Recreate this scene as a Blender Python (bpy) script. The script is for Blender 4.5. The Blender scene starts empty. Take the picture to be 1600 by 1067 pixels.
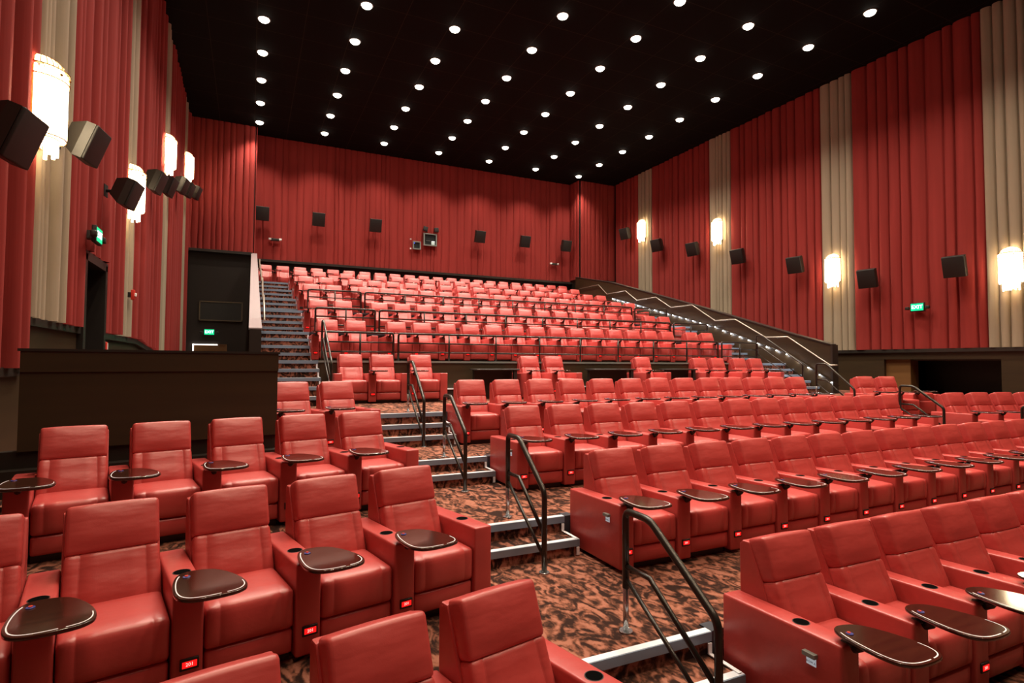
import bpy, bmesh, math, random
from mathutils import Vector, Matrix
random.seed(7)
sc = bpy.context.scene
COL = sc.collection
PI = math.pi

# ---------------------------------------------------------------- camera, world, exposure
CA, CP, CR, CF = 0.437077067, 0.0380703321, 0.00496124654, 877.557678
fw = Vector((math.sin(CA)*math.cos(CP), math.cos(CA)*math.cos(CP), math.sin(CP)))
rt = Vector((math.cos(CA), -math.sin(CA), 0)); up = rt.cross(fw)
Rv = rt*math.cos(CR) + up*math.sin(CR); Uv = -rt*math.sin(CR) + up*math.cos(CR)
cam_d = bpy.data.cameras.new('camera'); cam = bpy.data.objects.new('camera', cam_d); COL.objects.link(cam)
cam.matrix_world = Matrix(((Rv.x, Uv.x, -fw.x, 0), (Rv.y, Uv.y, -fw.y, 0), (Rv.z, Uv.z, -fw.z, 0), (0, 0, 0, 1)))
cam_d.sensor_width = 36; cam_d.lens = CF/1600*36; cam_d.clip_start = 0.05; cam_d.clip_end = 200
sc.camera = cam
w = bpy.data.worlds.new('world'); sc.world = w; w.use_nodes = True
w.node_tree.nodes['Background'].inputs[0].default_value = (0.9, 0.55, 0.4, 1)
w.node_tree.nodes['Background'].inputs[1].default_value = 0.0
sc.view_settings.view_transform = 'Standard'; sc.view_settings.look = 'None'
sc.view_settings.gamma = 1; sc.view_settings.use_curve_mapping = False
sc.view_settings.exposure = 0.0

DOWN_W = 590.0      # one ceiling downlight
DOWN_C = (1.0, 0.86, 0.70)
ZC = 9.39           # ceiling above the eye

# ---------------------------------------------------------------- materials
def mat(name, col, rough=0.5, metal=0.0, spec=0.5, emit=None, es=0.0, bump=None, var=None, coat=0.0, coords='Object'):
    m = bpy.data.materials.new(name); m.use_nodes = True
    nt = m.node_tree; b = nt.nodes['Principled BSDF']
    b.inputs['Base Color'].default_value = (*col, 1); b.inputs['Roughness'].default_value = rough
    b.inputs['Metallic'].default_value = metal; b.inputs['Specular IOR Level'].default_value = spec
    if coat: b.inputs['Coat Weight'].default_value = coat; b.inputs['Coat Roughness'].default_value = 0.08
    if emit:
        b.inputs['Emission Color'].default_value = (*emit, 1); b.inputs['Emission Strength'].default_value = es
    if bump or var:
        tc = nt.nodes.new('ShaderNodeTexCoord')
    if var:      # (scale xyz, second colour, contrast)
        mp = nt.nodes.new('ShaderNodeMapping'); mp.inputs['Scale'].default_value = var[0]
        nt.links.new(tc.outputs[coords], mp.inputs[0])
        n = nt.nodes.new('ShaderNodeTexNoise'); n.inputs['Scale'].default_value = 1; n.inputs['Detail'].default_value = 4
        nt.links.new(mp.outputs[0], n.inputs['Vector'])
        r = nt.nodes.new('ShaderNodeValToRGB'); r.color_ramp.elements[0].position = 0.5-var[2]; r.color_ramp.elements[1].position = 0.5+var[2]
        r.color_ramp.elements[0].color = (*col, 1); r.color_ramp.elements[1].color = (*var[1], 1)
        nt.links.new(n.outputs['Fac'], r.inputs[0]); nt.links.new(r.outputs[0], b.inputs['Base Color'])
    if bump:     # list of (scale xyz, strength, distance)
        prev = None
        for s, st, d in bump:
            mp = nt.nodes.new('ShaderNodeMapping'); mp.inputs['Scale'].default_value = s
            nt.links.new(tc.outputs[coords], mp.inputs[0])
            n = nt.nodes.new('ShaderNodeTexNoise'); n.inputs['Scale'].default_value = 1; n.inputs['Detail'].default_value = 3
            nt.links.new(mp.outputs[0], n.inputs['Vector'])
            bp = nt.nodes.new('ShaderNodeBump'); bp.inputs['Strength'].default_value = st; bp.inputs['Distance'].default_value = d
            nt.links.new(n.outputs['Fac'], bp.inputs['Height'])
            if prev: nt.links.new(prev.outputs[0], bp.inputs['Normal'])
            prev = bp
        nt.links.new(prev.outputs[0], b.inputs['Normal'])
    return m

LR = (0.46, 0.055, 0.050)
M_leather = mat('red_leather', LR, 0.36, spec=0.62, bump=[((5, 7, 8), 0.22, 0.02), ((160, 160, 160), 0.15, 0.002)], var=((7, 7, 7), (0.41, 0.047, 0.043), 0.25))
M_leather_back = mat('red_leather_creased', LR, 0.37, spec=0.6, bump=[((2.6, 4, 7), 0.38, 0.03), ((160, 160, 160), 0.15, 0.002)], var=((7, 7, 7), (0.41, 0.047, 0.043), 0.25))
M_black = mat('black_plastic', (0.012, 0.011, 0.010), 0.45)
M_hole = mat('hollow_shade', (0.002, 0.002, 0.002), 0.9, spec=0.02)  # flat black standing in for the shade inside a hollow
M_tray = mat('dark_wood_laminate', (0.022, 0.006, 0.004), 0.12, spec=0.5, coat=0.4, var=((3, 30, 3), (0.04, 0.011, 0.006), 0.2))
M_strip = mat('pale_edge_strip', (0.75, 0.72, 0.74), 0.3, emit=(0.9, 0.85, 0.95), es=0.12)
M_blue = mat('blue_button', (0.04, 0.05, 0.22), 0.3); M_redbtn = mat('red_button', (0.6, 0.05, 0.03), 0.3)
M_red_led = mat('red_led', (0.4, 0.0, 0.0), 0.4, emit=(1, 0.01, 0.01), es=1.1)
M_pink_txt = mat('pink_led_text', (0.8, 0.2, 0.2), 0.4, emit=(1, 0.35, 0.3), es=2.2)
M_plate = mat('lit_plate', (0.6, 0.7, 0.75), 0.3, emit=(0.75, 0.9, 1), es=0.3)
M_ink = mat('dark_ink', (0.02, 0.03, 0.04), 0.5)
M_cur_red = mat('red_velour', (0.27, 0.028, 0.023), 0.85, spec=0.25, bump=[((30, 30, 0.6), 0.25, 0.01)], var=((6, 6, 0.3), (0.22, 0.020, 0.016), 0.2))
M_cur_cream = mat('cream_velour', (0.34, 0.27, 0.19), 0.85, spec=0.25, bump=[((30, 30, 0.6), 0.25, 0.01)], var=((6, 6, 0.3), (0.29, 0.23, 0.16), 0.2))
M_wood = mat('dark_brown_panel', (0.040, 0.024, 0.010), 0.45, spec=0.4, var=((0.6, 0.6, 8), (0.030, 0.018, 0.008), 0.2))
M_wood_dk = mat('black_brown_panel', (0.014, 0.009, 0.006), 0.5, spec=0.4)
M_trim = mat('black_trim', (0.020, 0.016, 0.013), 0.4, spec=0.5)
M_cap = mat('grey_laminate_cap', (0.30, 0.24, 0.25), 0.35)
M_brown = mat('tan_brown_wood', (0.16, 0.075, 0.022), 0.45, var=((0.6, 0.6, 6), (0.13, 0.06, 0.018), 0.2))
M_alu = mat('aluminium_catchlight', (0.78, 0.84, 0.92), 0.35, metal=0.25)  # caught light is put into this pale aluminium colour
M_alu_dk = mat('dark_nosing', (0.05, 0.06, 0.075), 0.35, metal=0.3)
M_white = mat('white_edge_tape', (0.85, 0.85, 0.9), 0.5)
M_rail = mat('bronze_black_rail', (0.032, 0.027, 0.023), 0.28, metal=0.55)
M_steel = mat('steel_post', (0.45, 0.46, 0.48), 0.25, metal=0.9)
M_spk = mat('speaker_black', (0.010, 0.009, 0.008), 0.6); M_spk2 = mat('speaker_case', (0.014, 0.011, 0.008), 0.5)
M_glow = mat('downlight_lens', (1, 1, 1), 0.5, emit=(1.0, 0.93, 0.78), es=12)
M_sconce = mat('glowing_crystal', (1, 1, 1), 0.2, emit=(1.0, 0.80, 0.52), es=10)
M_sconce_core = mat('glowing_diffuser', (1, 1, 1), 0.4, emit=(1.0, 0.74, 0.42), es=14)
M_dome = mat('glowing_dome', (1, 1, 1), 0.3, emit=(1.0, 0.78, 0.45), es=2.2)
M_brass = mat('brass', (0.65, 0.40, 0.14), 0.25, metal=0.9)
M_green = mat('green_sign_face', (0.0, 0.4, 0.2), 0.4, emit=(0.0, 0.85, 0.33), es=0.95)
M_exit = mat('white_sign_letters', (0.8, 1, 0.9), 0.4, emit=(0.8, 1.0, 0.9), es=3)
M_step = mat('white_led', (1, 1, 1), 0.3, emit=(0.85, 0.93, 1.0), es=55)
M_glass = mat('dark_port_glass', (0.01, 0.012, 0.012), 0.35)
M_grey = mat('grey_metal', (0.22, 0.24, 0.22), 0.4, metal=0.3)
M_alarm = mat('red_alarm', (0.6, 0.03, 0.02), 0.4); M_wht = mat('white_plastic', (0.8, 0.8, 0.78), 0.4)
M_door_glow = mat('lit_gap', (1, 1, 1), 0.4, emit=(1.0, 0.92, 0.85), es=2.5)

def ceiling_mat():
    m = mat('black_ceiling', (0.004, 0.0036, 0.0034), 0.9, spec=0.1)
    nt = m.node_tree; tc = nt.nodes.new('ShaderNodeTexCoord'); br = nt.nodes.new('ShaderNodeTexBrick')
    br.offset = 0; br.inputs['Scale'].default_value = 1; br.inputs['Brick Width'].default_value = 1.22; br.inputs['Row Height'].default_value = 1.22
    br.inputs['Mortar Size'].default_value = 0.012
    br.inputs['Color1'].default_value = br.inputs['Color2'].default_value = (0.004, 0.0036, 0.0034, 1); br.inputs['Mortar'].default_value = (0.02, 0.015, 0.011, 1)
    nt.links.new(tc.outputs['Object'], br.inputs[0]); nt.links.new(br.outputs[0], nt.nodes['Principled BSDF'].inputs['Base Color'])
    return m
M_ceil = ceiling_mat()

def carpet_mat():
    m = bpy.data.materials.new('leaf_carpet'); m.use_nodes = True; nt = m.node_tree; N = nt.nodes; Lk = nt.links
    b = N['Principled BSDF']; b.inputs['Roughness'].default_value = 0.95; b.inputs['Specular IOR Level'].default_value = 0.1
    tc = N.new('ShaderNodeTexCoord')
    mp = N.new('ShaderNodeMapping'); mp.inputs['Rotation'].default_value = (0, 0, 0.5); mp.inputs['Scale'].default_value = (1.25, 0.72, 1)
    Lk.new(tc.outputs['Object'], mp.inputs[0])
    n1 = N.new('ShaderNodeTexNoise'); n1.inputs['Scale'].default_value = 5.6; n1.inputs['Detail'].default_value = 1.2; n1.inputs['Distortion'].default_value = 2.2
    Lk.new(mp.outputs[0], n1.inputs['Vector'])
    n2 = N.new('ShaderNodeTexNoise'); n2.inputs['Scale'].default_value = 26; n2.inputs['Detail'].default_value = 2; n2.inputs['Distortion'].default_value = 1.0
    Lk.new(mp.outputs[0], n2.inputs['Vector'])
    sb = N.new('ShaderNodeMath'); sb.operation = 'MULTIPLY_ADD'; sb.inputs[1].default_value = 0.35
    Lk.new(n2.outputs['Fac'], sb.inputs[0]); Lk.new(n1.outputs['Fac'], sb.inputs[2])
    r = N.new('ShaderNodeValToRGB'); e = r.color_ramp.elements
    e[0].position = 0.56; e[0].color = (0.028, 0.013, 0.010, 1); e[1].position = 0.82; e[1].color = (0.32, 0.130, 0.088, 1)
    x = e.new(0.62); x.color = (0.07, 0.029, 0.019, 1); x = e.new(0.67); x.color = (0.125, 0.049, 0.031, 1); x = e.new(0.73); x.color = (0.22, 0.083, 0.052, 1)
    Lk.new(sb.outputs[0], r.inputs[0]); Lk.new(r.outputs[0], b.inputs['Base Color'])
    f = N.new('ShaderNodeTexNoise'); f.inputs['Scale'].default_value = 220
    Lk.new(tc.outputs['Object'], f.inputs['Vector'])
    bp = N.new('ShaderNodeBump'); bp.inputs['Strength'].default_value = 0.4; bp.inputs['Distance'].default_value = 0.004
    Lk.new(f.outputs['Fac'], bp.inputs['Height']); Lk.new(bp.outputs[0], b.inputs['Normal'])
    return m
M_carpet = carpet_mat()

# ---------------------------------------------------------------- mesh helpers
def mesh(name, bm, m, smooth=False):
    me = bpy.data.meshes.new(name)
    bmesh.ops.recalc_face_normals(bm, faces=bm.faces[:])
    bm.to_mesh(me); bm.free()
    for mm in (m if isinstance(m, (list, tuple)) else [m]): me.materials.append(mm)
    if smooth:
        for p in me.polygons: p.use_smooth = True
    return me

def put(name, me, parent=None, loc=(0, 0, 0), rot=(0, 0, 0)):
    o = bpy.data.objects.new(name, me); COL.objects.link(o)
    o.location = loc; o.rotation_euler = rot
    if parent: o.parent = parent
    return o

def tag(o, label, cat, group=None):
    o['label'] = label; o['category'] = cat
    if group: o['group'] = group
    return o

def thing(name, label, cat, loc=(0, 0, 0), rz=0, group=None):
    o = bpy.data.objects.new(name, None); COL.objects.link(o); o.empty_display_size = 0.1
    o.location = loc; o.rotation_euler = (0, 0, rz)
    return tag(o, label, cat, group)

def struct(name, bm, m, smooth=False):
    o = put(name, mesh(name, bm, m, smooth)); o['kind'] = 'structure'; return o

def box(bm, x0, x1, y0, y1, z0, z1, mi=0):
    v = [bm.verts.new((x, y, z)) for z in (z0, z1) for x, y in ((x0, y0), (x1, y0), (x1, y1), (x0, y1))]
    for q in ((3, 2, 1, 0), (4, 5, 6, 7), (0, 1, 5, 4), (1, 2, 6, 5), (2, 3, 7, 6), (3, 0, 4, 7)):
        f = bm.faces.new([v[i] for i in q]); f.material_index = mi
    return v

def prism(bm, pts, axis, a, b, mi=0):
    """polygon pts (2-D) extruded along axis from a to b"""
    def P(p, t):
        return {'x': (t, p[0], p[1]), 'y': (p[0], t, p[1]), 'z': (p[0], p[1], t)}[axis]
    A = [bm.verts.new(P(p, a)) for p in pts]; B = [bm.verts.new(P(p, b)) for p in pts]
    n = len(pts)
    fs = [bm.faces.new(A), bm.faces.new(B[::-1])]
    for i in range(n): fs.append(bm.faces.new((A[i], A[(i+1) % n], B[(i+1) % n], B[i])))
    for f in fs: f.material_index = mi

def coords_axis(h, r, extra):
    c = {-h, -h+r*0.35, -h+r, h-r, h-r*0.35, h}
    for e in extra:
        if abs(e) < h-r: c.add(e)
    return sorted(c)

def rbox(bm, hx, hy, hz, r, M=Matrix(), ex=(), ey=(), ez=(), fn=None, mi=0):
    """rounded box centred at origin, transformed by M; fn displaces local points"""
    X, Y, Z = coords_axis(hx, r, ex), coords_axis(hy, r, ey), coords_axis(hz, r, ez)
    H = (hx, hy, hz); cache = {}
    def V(i, j, k):
        key = (i, j, k)
        if key in cache: return cache[key]
        p = Vector((X[i], Y[j], Z[k]))
        q = Vector([max(-H[a]+r, min(H[a]-r, p[a])) for a in range(3)])
        d = p-q
        if d.length > 1e-9: p = q + d.normalized()*r
        if fn: p = fn(p)
        cache[key] = bm.verts.new(M @ p); return cache[key]
    nx, ny, nz = len(X)-1, len(Y)-1, len(Z)-1
    def F(*vs):
        f = bm.faces.new(vs); f.smooth = True; f.material_index = mi
    for i in range(nx):
        for j in range(ny):
            F(V(i, j, 0), V(i, j+1, 0), V(i+1, j+1, 0), V(i+1, j, 0)); F(V(i, j, nz), V(i+1, j, nz), V(i+1, j+1, nz), V(i, j+1, nz))
    for i in range(nx):
        for k in range(nz):
            F(V(i, 0, k), V(i+1, 0, k), V(i+1, 0, k+1), V(i, 0, k+1)); F(V(i, ny, k), V(i, ny, k+1), V(i+1, ny, k+1), V(i+1, ny, k))
    for j in range(ny):
        for k in range(nz):
            F(V(0, j, k), V(0, j, k+1), V(0, j+1, k+1), V(0, j+1, k)); F(V(nx, j, k), V(nx, j+1, k), V(nx, j+1, k+1), V(nx, j, k+1))

def tube(bm, pts, r, n=10, mi=0, bend=0.0):
    P = [Vector(p) for p in pts]
    if bend > 0 and len(P) > 2:                                   # rounded corners
        Q = [P[0]]
        for a, b, c in zip(P, P[1:], P[2:]):
            d0, d1 = (a-b), (c-b); l = min(bend, d0.length*0.45, d1.length*0.45)
            s, e = b+d0.normalized()*l, b+d1.normalized()*l
            for t in (0, 0.25, 0.5, 0.75, 1): Q.append((1-t)**2*s + 2*t*(1-t)*b + t*t*e)
        Q.append(P[-1]); P = Q
    rings = []
    t0 = (P[1]-P[0]).normalized(); ref = Vector((0, 0, 1)) if abs(t0.z) < 0.9 else Vector((1, 0, 0))
    nrm = (ref - t0*ref.dot(t0)).normalized()
    for i, p in enumerate(P):
        t = ((P[i]-P[i-1]).normalized() if i > 0 else Vector()) + ((P[i+1]-P[i]).normalized() if i < len(P)-1 else Vector())
        t.normalize(); nrm = (nrm - t*nrm.dot(t)).normalized(); bn = t.cross(nrm)
        rings.append([bm.verts.new(p + (nrm*math.cos(2*PI*k/n) + bn*math.sin(2*PI*k/n))*r) for k in range(n)])
    for A, B in zip(rings, rings[1:]):
        for k in range(n):
            f = bm.faces.new((A[k], A[(k+1) % n], B[(k+1) % n], B[k])); f.smooth = True; f.material_index = mi
    for R in (rings[0][::-1], rings[-1]):
        f = bm.faces.new(R); f.material_index = mi

def cyl(bm, c, r, h, n=20, r2=None, mi=0):
    r2 = r if r2 is None else r2
    A = [bm.verts.new((c[0]+r*math.cos(2*PI*k/n), c[1]+r*math.sin(2*PI*k/n), c[2])) for k in range(n)]
    B = [bm.verts.new((c[0]+r2*math.cos(2*PI*k/n), c[1]+r2*math.sin(2*PI*k/n), c[2]+h)) for k in range(n)]
    for k in range(n):
        f = bm.faces.new((A[k], A[(k+1) % n], B[(k+1) % n], B[k])); f.smooth = True; f.material_index = mi
    for R in (A[::-1], B): bm.faces.new(R).material_index = mi

_txt = {}
def text_mesh(s, size, m, ext=0.001):
    key = (s, size, m.name)
    if key not in _txt:
        cu = bpy.data.curves.new('t', 'FONT'); cu.body = s; cu.size = size; cu.align_x = 'CENTER'; cu.align_y = 'CENTER'; cu.extrude = ext
        cu.resolution_u = 2
        ob = bpy.data.objects.new('t', cu); COL.objects.link(ob)
        dg = bpy.context.evaluated_depsgraph_get(); me = bpy.data.meshes.new_from_object(ob.evaluated_get(dg))
        bpy.data.objects.remove(ob); me.materials.clear(); me.materials.append(m); me.name = 'lettering'; _txt[key] = me
    return _txt[key]

# ================================================================ the setting
T12 = math.tan(math.radians(12))
LX, RX = 1.65, 13.0                    # pivots where the side blocks fold forward
XW0, XW1 = -2.45, 17.5                 # side walls
def edge(E): return [(XW0, E-(LX-XW0)*T12), (LX, E), (RX, E), (XW1, E-(XW1-RX)*T12)]
lower = [(-5.2, -3.0), (-1.06, -2.74), (0.97, -2.445), (3.01, -2.15), (5.01, -1.855), (7.06, -1.56), (8.88, -1.27)]
# each entry: tier ending (back edge) at E with floor z ; tier k spans previous edge .. E
prevE = None
for E, z in lower:
    if prevE is not None:
        a = edge(prevE); b = edge(E)
        if E == 8.88: b = [(XW0, 8.88-0.0), (0.2, 8.58), (LX, 8.88), (RX, 8.88), (XW1, 8.0)]
        bm = bmesh.new(); prism(bm, a + b[::-1], 'z', -3.4, z); struct('floor', bm, M_carpet)
    prevE = E
bm = bmesh.new(); prism(bm, edge(-9.5) + edge(-5.2)[::-1], 'z', -3.4, -3.0); struct('floor', bm, M_carpet)
# cross aisle level (-0.82), side corridors
bm = bmesh.new(); prism(bm, [(0.2, 8.58), (LX, 8.88), (RX, 8.88), (XW1, 8.0), (XW1, 24.5), (15.2, 24.5), (15.2, 12.15), (0.2, 12.15)], 'z', -3.4, -0.82); struct('floor', bm, M_carpet)
bm = bmesh.new(); prism(bm, [(XW0, 8.88), (0.2, 8.58), (0.2, 12.2), (0.0, 12.2), (0.0, 24.5), (XW0, 24.5)], 'z', -3.4, -1.27); struct('floor', bm, M_carpet)

UP = [(12.15, 0.02), (14.18, 0.70), (16.20, 1.38), (18.20, 1.89), (20.22, 2.40), (22.30, 2.915)]
for i, (E, z) in enumerate(UP):
    e2 = UP[i+1][0] if i < 5 else 25.35
    bm = bmesh.new(); box(bm, 0.2, 15.0, E, e2, -3.4, z); struct('floor', bm, M_carpet)

tn = [0]
def trim_obj(bm, m):
    tn[0] += 1; return struct('trim_%d' % tn[0], bm, m)

def nosing(x0, x1, y, z, white='r'):
    """aluminium stair nosing at front edge y (facing -y)"""
    bm = bmesh.new()
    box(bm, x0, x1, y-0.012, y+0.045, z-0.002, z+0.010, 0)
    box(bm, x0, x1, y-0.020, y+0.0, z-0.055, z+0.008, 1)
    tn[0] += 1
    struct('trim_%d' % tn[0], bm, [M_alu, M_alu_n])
M_alu_n = mat('aluminium_shaded_face', (0.20, 0.26, 0.34), 0.35, metal=0.25)  # darker copy of the aluminium, front shade put into the colour

def step(x0, x1, y0, y1, z, zb, side=None):
    bm = bmesh.new(); box(bm, x0, x1, y0, y1, zb, z); struct('floor', bm, M_carpet)
    nosing(x0, x1, y0, z)

def edge_tape(x, y0, y1, z0, z1):
    """white marking that runs down a riser end and along the tread below"""
    bm = bmesh.new(); box(bm, x-0.03, x, y0-0.012, y0-0.002, z0, z1); box(bm, x-0.03, x, y1, y0, z0-0.0, z0+0.006)
    trim_obj(bm, M_white)

# lower aisle steps: left aisle LX..2.93, right aisle 11.68..RX
for (x0, x1) in ((LX, 2.93), (11.68, RX)):
    for E, zt, dz, n in ((-1.06, -2.445, .147, 2), (0.97, -2.15, .147, 2), (3.01, -1.855, .147, 2), (5.01, -1.56, .147, 2), (7.06, -1.27, .145, 2), (8.88, -0.82, .15, 3)):
        nosing(x0, x1, E, zt)
        bmx = bmesh.new(); box(bmx, x1-0.0, x1+0.10, E-0.02, E+0.1, zt-dz*n+0.0, zt+0.012); trim_obj(bmx, M_alu_dk)
        for k in range(1, n):
            y0 = E-0.29*k; step(x0, x1, y0, E-0.29*(k-1), zt-dz*k, zt-dz*n-0.05)
        for k in range(n):
            y0 = E-0.29*k; y1 = y0-0.29 if k < n-1 else y0-0.012
            edge_tape(x1-0.01, y0-0.02, y1, zt-dz*(k+1)+0.012, zt-dz*k-0.06)

# upper stairs on both sides
for (x0, x1, wx) in ((0.2, 1.28, 1), (13.92, 15.0, -1)):
    zprev = -0.82
    for E, z in UP:
        n = round((z-zprev)/0.17); dz = (z-zprev)/n
        nosing(x0, x1, E, z)
        for k in range(1, n):
            step(x0, x1, E-0.28*k, E-0.28*(k-1), z-dz*k, zprev-0.05)
        if wx == 1:
            for k in range(n):
                y0 = E-0.28*k; edge_tape(x1-0.01, y0-0.02, (y0-0.28 if k < n-1 else y0-0.03), z-dz*(k+1)+0.012, z-dz*k-0.06)
        else:
            for k in range(n):
                y0 = E-0.28*k; edge_tape(x0+0.05, y0-0.02, (y0-0.28 if k < n-1 else y0-0.03), z-dz*(k+1)+0.012, z-dz*k-0.06)
        zprev = z
# dark riser panels and top edge of the upper platforms
zprev = -0.82
for i, (E, z) in enumerate(UP):
    bm = bmesh.new(); box(bm, 1.28, 13.92, E-0.04, E, zprev, z-0.03); trim_obj(bm, M_wood if i == 0 else M_wood_dk)
    bm = bmesh.new(); box(bm, 1.28, 13.92, E-0.06, E+0.05, z-0.03, z+0.012); trim_obj(bm, M_grey if i == 0 else M_alu_dk)
    zprev = z
# kick ledge at the foot of the cross-aisle wall
bm = bmesh.new(); box(bm, 1.5, 13.7, 11.98, 12.11, -0.82, -0.60); trim_obj(bm, M_wood_dk)
bm = bmesh.new(); box(bm, 1.5, 13.7, 11.96, 12.11, -0.60, -0.575); trim_obj(bm, M_alu)

# ceiling
bm = bmesh.new(); box(bm, XW0-0.1, XW1+0.1, -9.6, 25.6, ZC, ZC+0.2); struct('ceiling', bm, M_ceil)
# walls
bm = bmesh.new()
box(bm, XW0-0.2, XW0, -9.5, 10.35, -3.4, ZC); box(bm, XW0-0.2, XW0, 11.55, 24.6, -3.4, ZC)
box(bm, XW0-0.2, XW0, 10.35, 11.55, 1.55, ZC); box(bm, XW0-0.2, XW0, 10.35, 11.55, -3.4, -1.27)
struct('wall_left', bm, M_wood)
bm = bmesh.new(); box(bm, XW0-1.5, XW0-0.2, 10.0, 11.9, -1.3, 1.6); struct('wall_left_recess', bm, M_wood_dk)
bm = bmesh.new()
box(bm, XW1, XW1+0.2, -9.5, 7.7, -3.4, ZC); box(bm, XW1, XW1+0.2, 10.0, 24.6, -3.4, ZC)
box(bm, XW1, XW1+0.2, 7.7, 10.0, 0.12, ZC); box(bm, XW1, XW1+0.2, 7.7, 10.0, -3.4, -1.5)
struct('wall_right', bm, M_wood)
bm = bmesh.new()
box(bm, XW1+1.2, XW1+1.3, 7.5, 10.2, -2, 0.3); box(bm, XW1+0.2, XW1+1.3, 7.4, 7.5, -2, 0.3); box(bm, XW1+0.2, XW1+1.3, 7.4, 10.3, 0.3, 0.4)
struct('wall_right_recess', bm, M_wood_dk)
bm = bmesh.new(); box(bm, XW1-0.03, XW1+0.35, 9.93, 10.62, -1.4, 0.16); struct('trim_300', bm, M_brown)
bm = bmesh.new()
box(bm, -0.02, 15.2, 25.35, 25.55, -1, ZC); box(bm, XW0-0.2, 0.0, 24.5, 24.7, -3.4, ZC); box(bm, 15.25, XW1+0.2, 24.5, 24.7, -3.4, ZC)
box(bm, -0.02, 0.06, 24.6, 25.4, -1, ZC); box(bm, 15.2, 15.3, 24.6, 25.4, -1, ZC)
struct('wall_back', bm, M_wood_dk)
bm = bmesh.new(); box(bm, XW0-0.2, XW1+0.2, -9.7, -9.5, -3.4, ZC); struct('wall_front', bm, M_wood)

# stair side half walls (sloping cap)
for (x0, x1) in ((0.0, 0.17), (15.0, 15.22)):
    HW = [(10.65, 0.54), (12.0, 0.92), (15.76, 2.07), (21.4, 3.70), (24.5, 4.36)] if x0 > 1 else [(10.65, 0.54), (12.0, 0.80), (24.5, 4.27)]
    bm = bmesh.new(); prism(bm, [(10.65, -1.27), (24.5, -1.27)] + HW[::-1], 'x', x0, x1); struct('wall_stair', bm, M_wood)
    bm = bmesh.new(); prism(bm, [(a, b+.01) for a, b in HW] + [(a, b+.045) for a, b in HW[::-1]], 'x', x0-0.02, x1+0.02); trim_obj(bm, M_cap if x0 < 1 else M_trim)
    bm = bmesh.new(); box(bm, x0-0.01, x1+0.01, 10.59, 10.65, -1.2, 0.56); trim_obj(bm, M_trim)
# barrier wall behind the left block
ang = math.radians(12)
bm = bmesh.new()
def rot12(p): return (0.31 + (p[0])*math.cos(ang) - p[1]*math.sin(ang), 7.25 + p[0]*math.sin(ang) + p[1]*math.cos(ang))
prism(bm, [rot12(p) for p in ((-2.32, 0), (0, 0), (0, 0.16), (-2.32, 0.16))], 'z', -0.86, 0.09); struct('wall_barrier', bm, M_wood)
bm = bmesh.new(); prism(bm, [rot12(p) for p in ((-2.34, -0.02), (0.02, -0.02), (0.02, 0.18), (-2.34, 0.18))], 'z', 0.09, 0.115); trim_obj(bm, M_trim)
bm = bmesh.new(); prism(bm, [rot12(p) for p in ((-2.32, -0.012), (0.004, -0.012), (0.004, 0.0), (-2.32, 0.0))], 'z', -0.11, 0.09); trim_obj(bm, M_wood)
bm = bmesh.new(); prism(bm, [rot12(p) for p in ((-2.7, 0.03), (0, 0.03), (0, 0.14), (-2.7, 0.14))], 'z', -1.56, -0.86); trim_obj(bm, M_wood_dk)
bm = bmesh.new(); prism(bm, [rot12(p) for p in ((-2.7, -0.12), (0, -0.12), (0, 0.03), (-2.7, 0.03))], 'z', -1.27, -1.02); trim_obj(bm, M_wood_dk)
# left wainscot trims, door frame
xt = XW0+0.16
bm = bmesh.new()
box(bm, XW0, xt-0.03, -9.4, 7.85, -3.0, -0.12); box(bm, XW0, xt-0.03, 7.85, 10.25, -3.0, 0.42); box(bm, XW0, xt-0.03, 11.65, 14.7, -2.0, 0.42)
prism(bm, [(14.7, -2), (14.7, 0.42), (17.3, 0.2), (24.45, 0.2), (24.45, -2)], 'x', XW0, xt-0.03)
struct('wall_left_panel', bm, M_wood)
bm = bmesh.new()
box(bm, XW0, xt+0.02, -9.4, 7.95, -0.17, -0.07); box(bm, XW0, xt+0.02, 7.85, 7.95, -0.17, 0.50); box(bm, XW0, xt+0.02, 7.85, 10.25, 0.40, 0.50); box(bm, XW0, xt+0.02, 11.65, 14.7, 0.38, 0.48)
prism(bm, [(14.7, 0.38), (14.7, 0.48), (17.3, 0.28), (24.45, 0.28), (24.45, 0.18), (17.3, 0.18)], 'x', XW0, xt+0.02)
trim_obj(bm, M_trim)
bm = bmesh.new(); box(bm, XW0-0.2, xt+0.05, 10.23, 10.36, -1.27, 1.62); box(bm, XW0-0.2, xt+0.05, 11.54, 11.67, -1.27, 1.62); box(bm, XW0-0.2, xt+0.05, 10.23, 11.67, 1.52, 1.66)
trim_obj(bm, M_trim)
# right wainscot
bm = bmesh.new(); box(bm, XW1-0.13, XW1, 10.62, 24.45, -1.2, 0.38); box(bm, XW1-0.13, XW1, -9.4, 7.7, -3.0, 0.38); box(bm, XW1-0.13, XW1, 7.7, 10.62, 0.16, 0.38); struct('wall_right_panel', bm, M_wood)
bm = bmesh.new(); box(bm, XW1-0.2, XW1, -9.4, 24.45, 0.36, 0.46); trim_obj(bm, M_trim)
# back trims
bm = bmesh.new(); box(bm, 0.0, 15.2, 25.12, 25.35, 4.12, 4.22); box(bm, XW0, 0.02, 24.27, 24.5, 4.20, 4.30); box(bm, 15.22, XW1, 24.27, 24.5, 4.20, 4.30); trim_obj(bm, M_trim)

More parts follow.
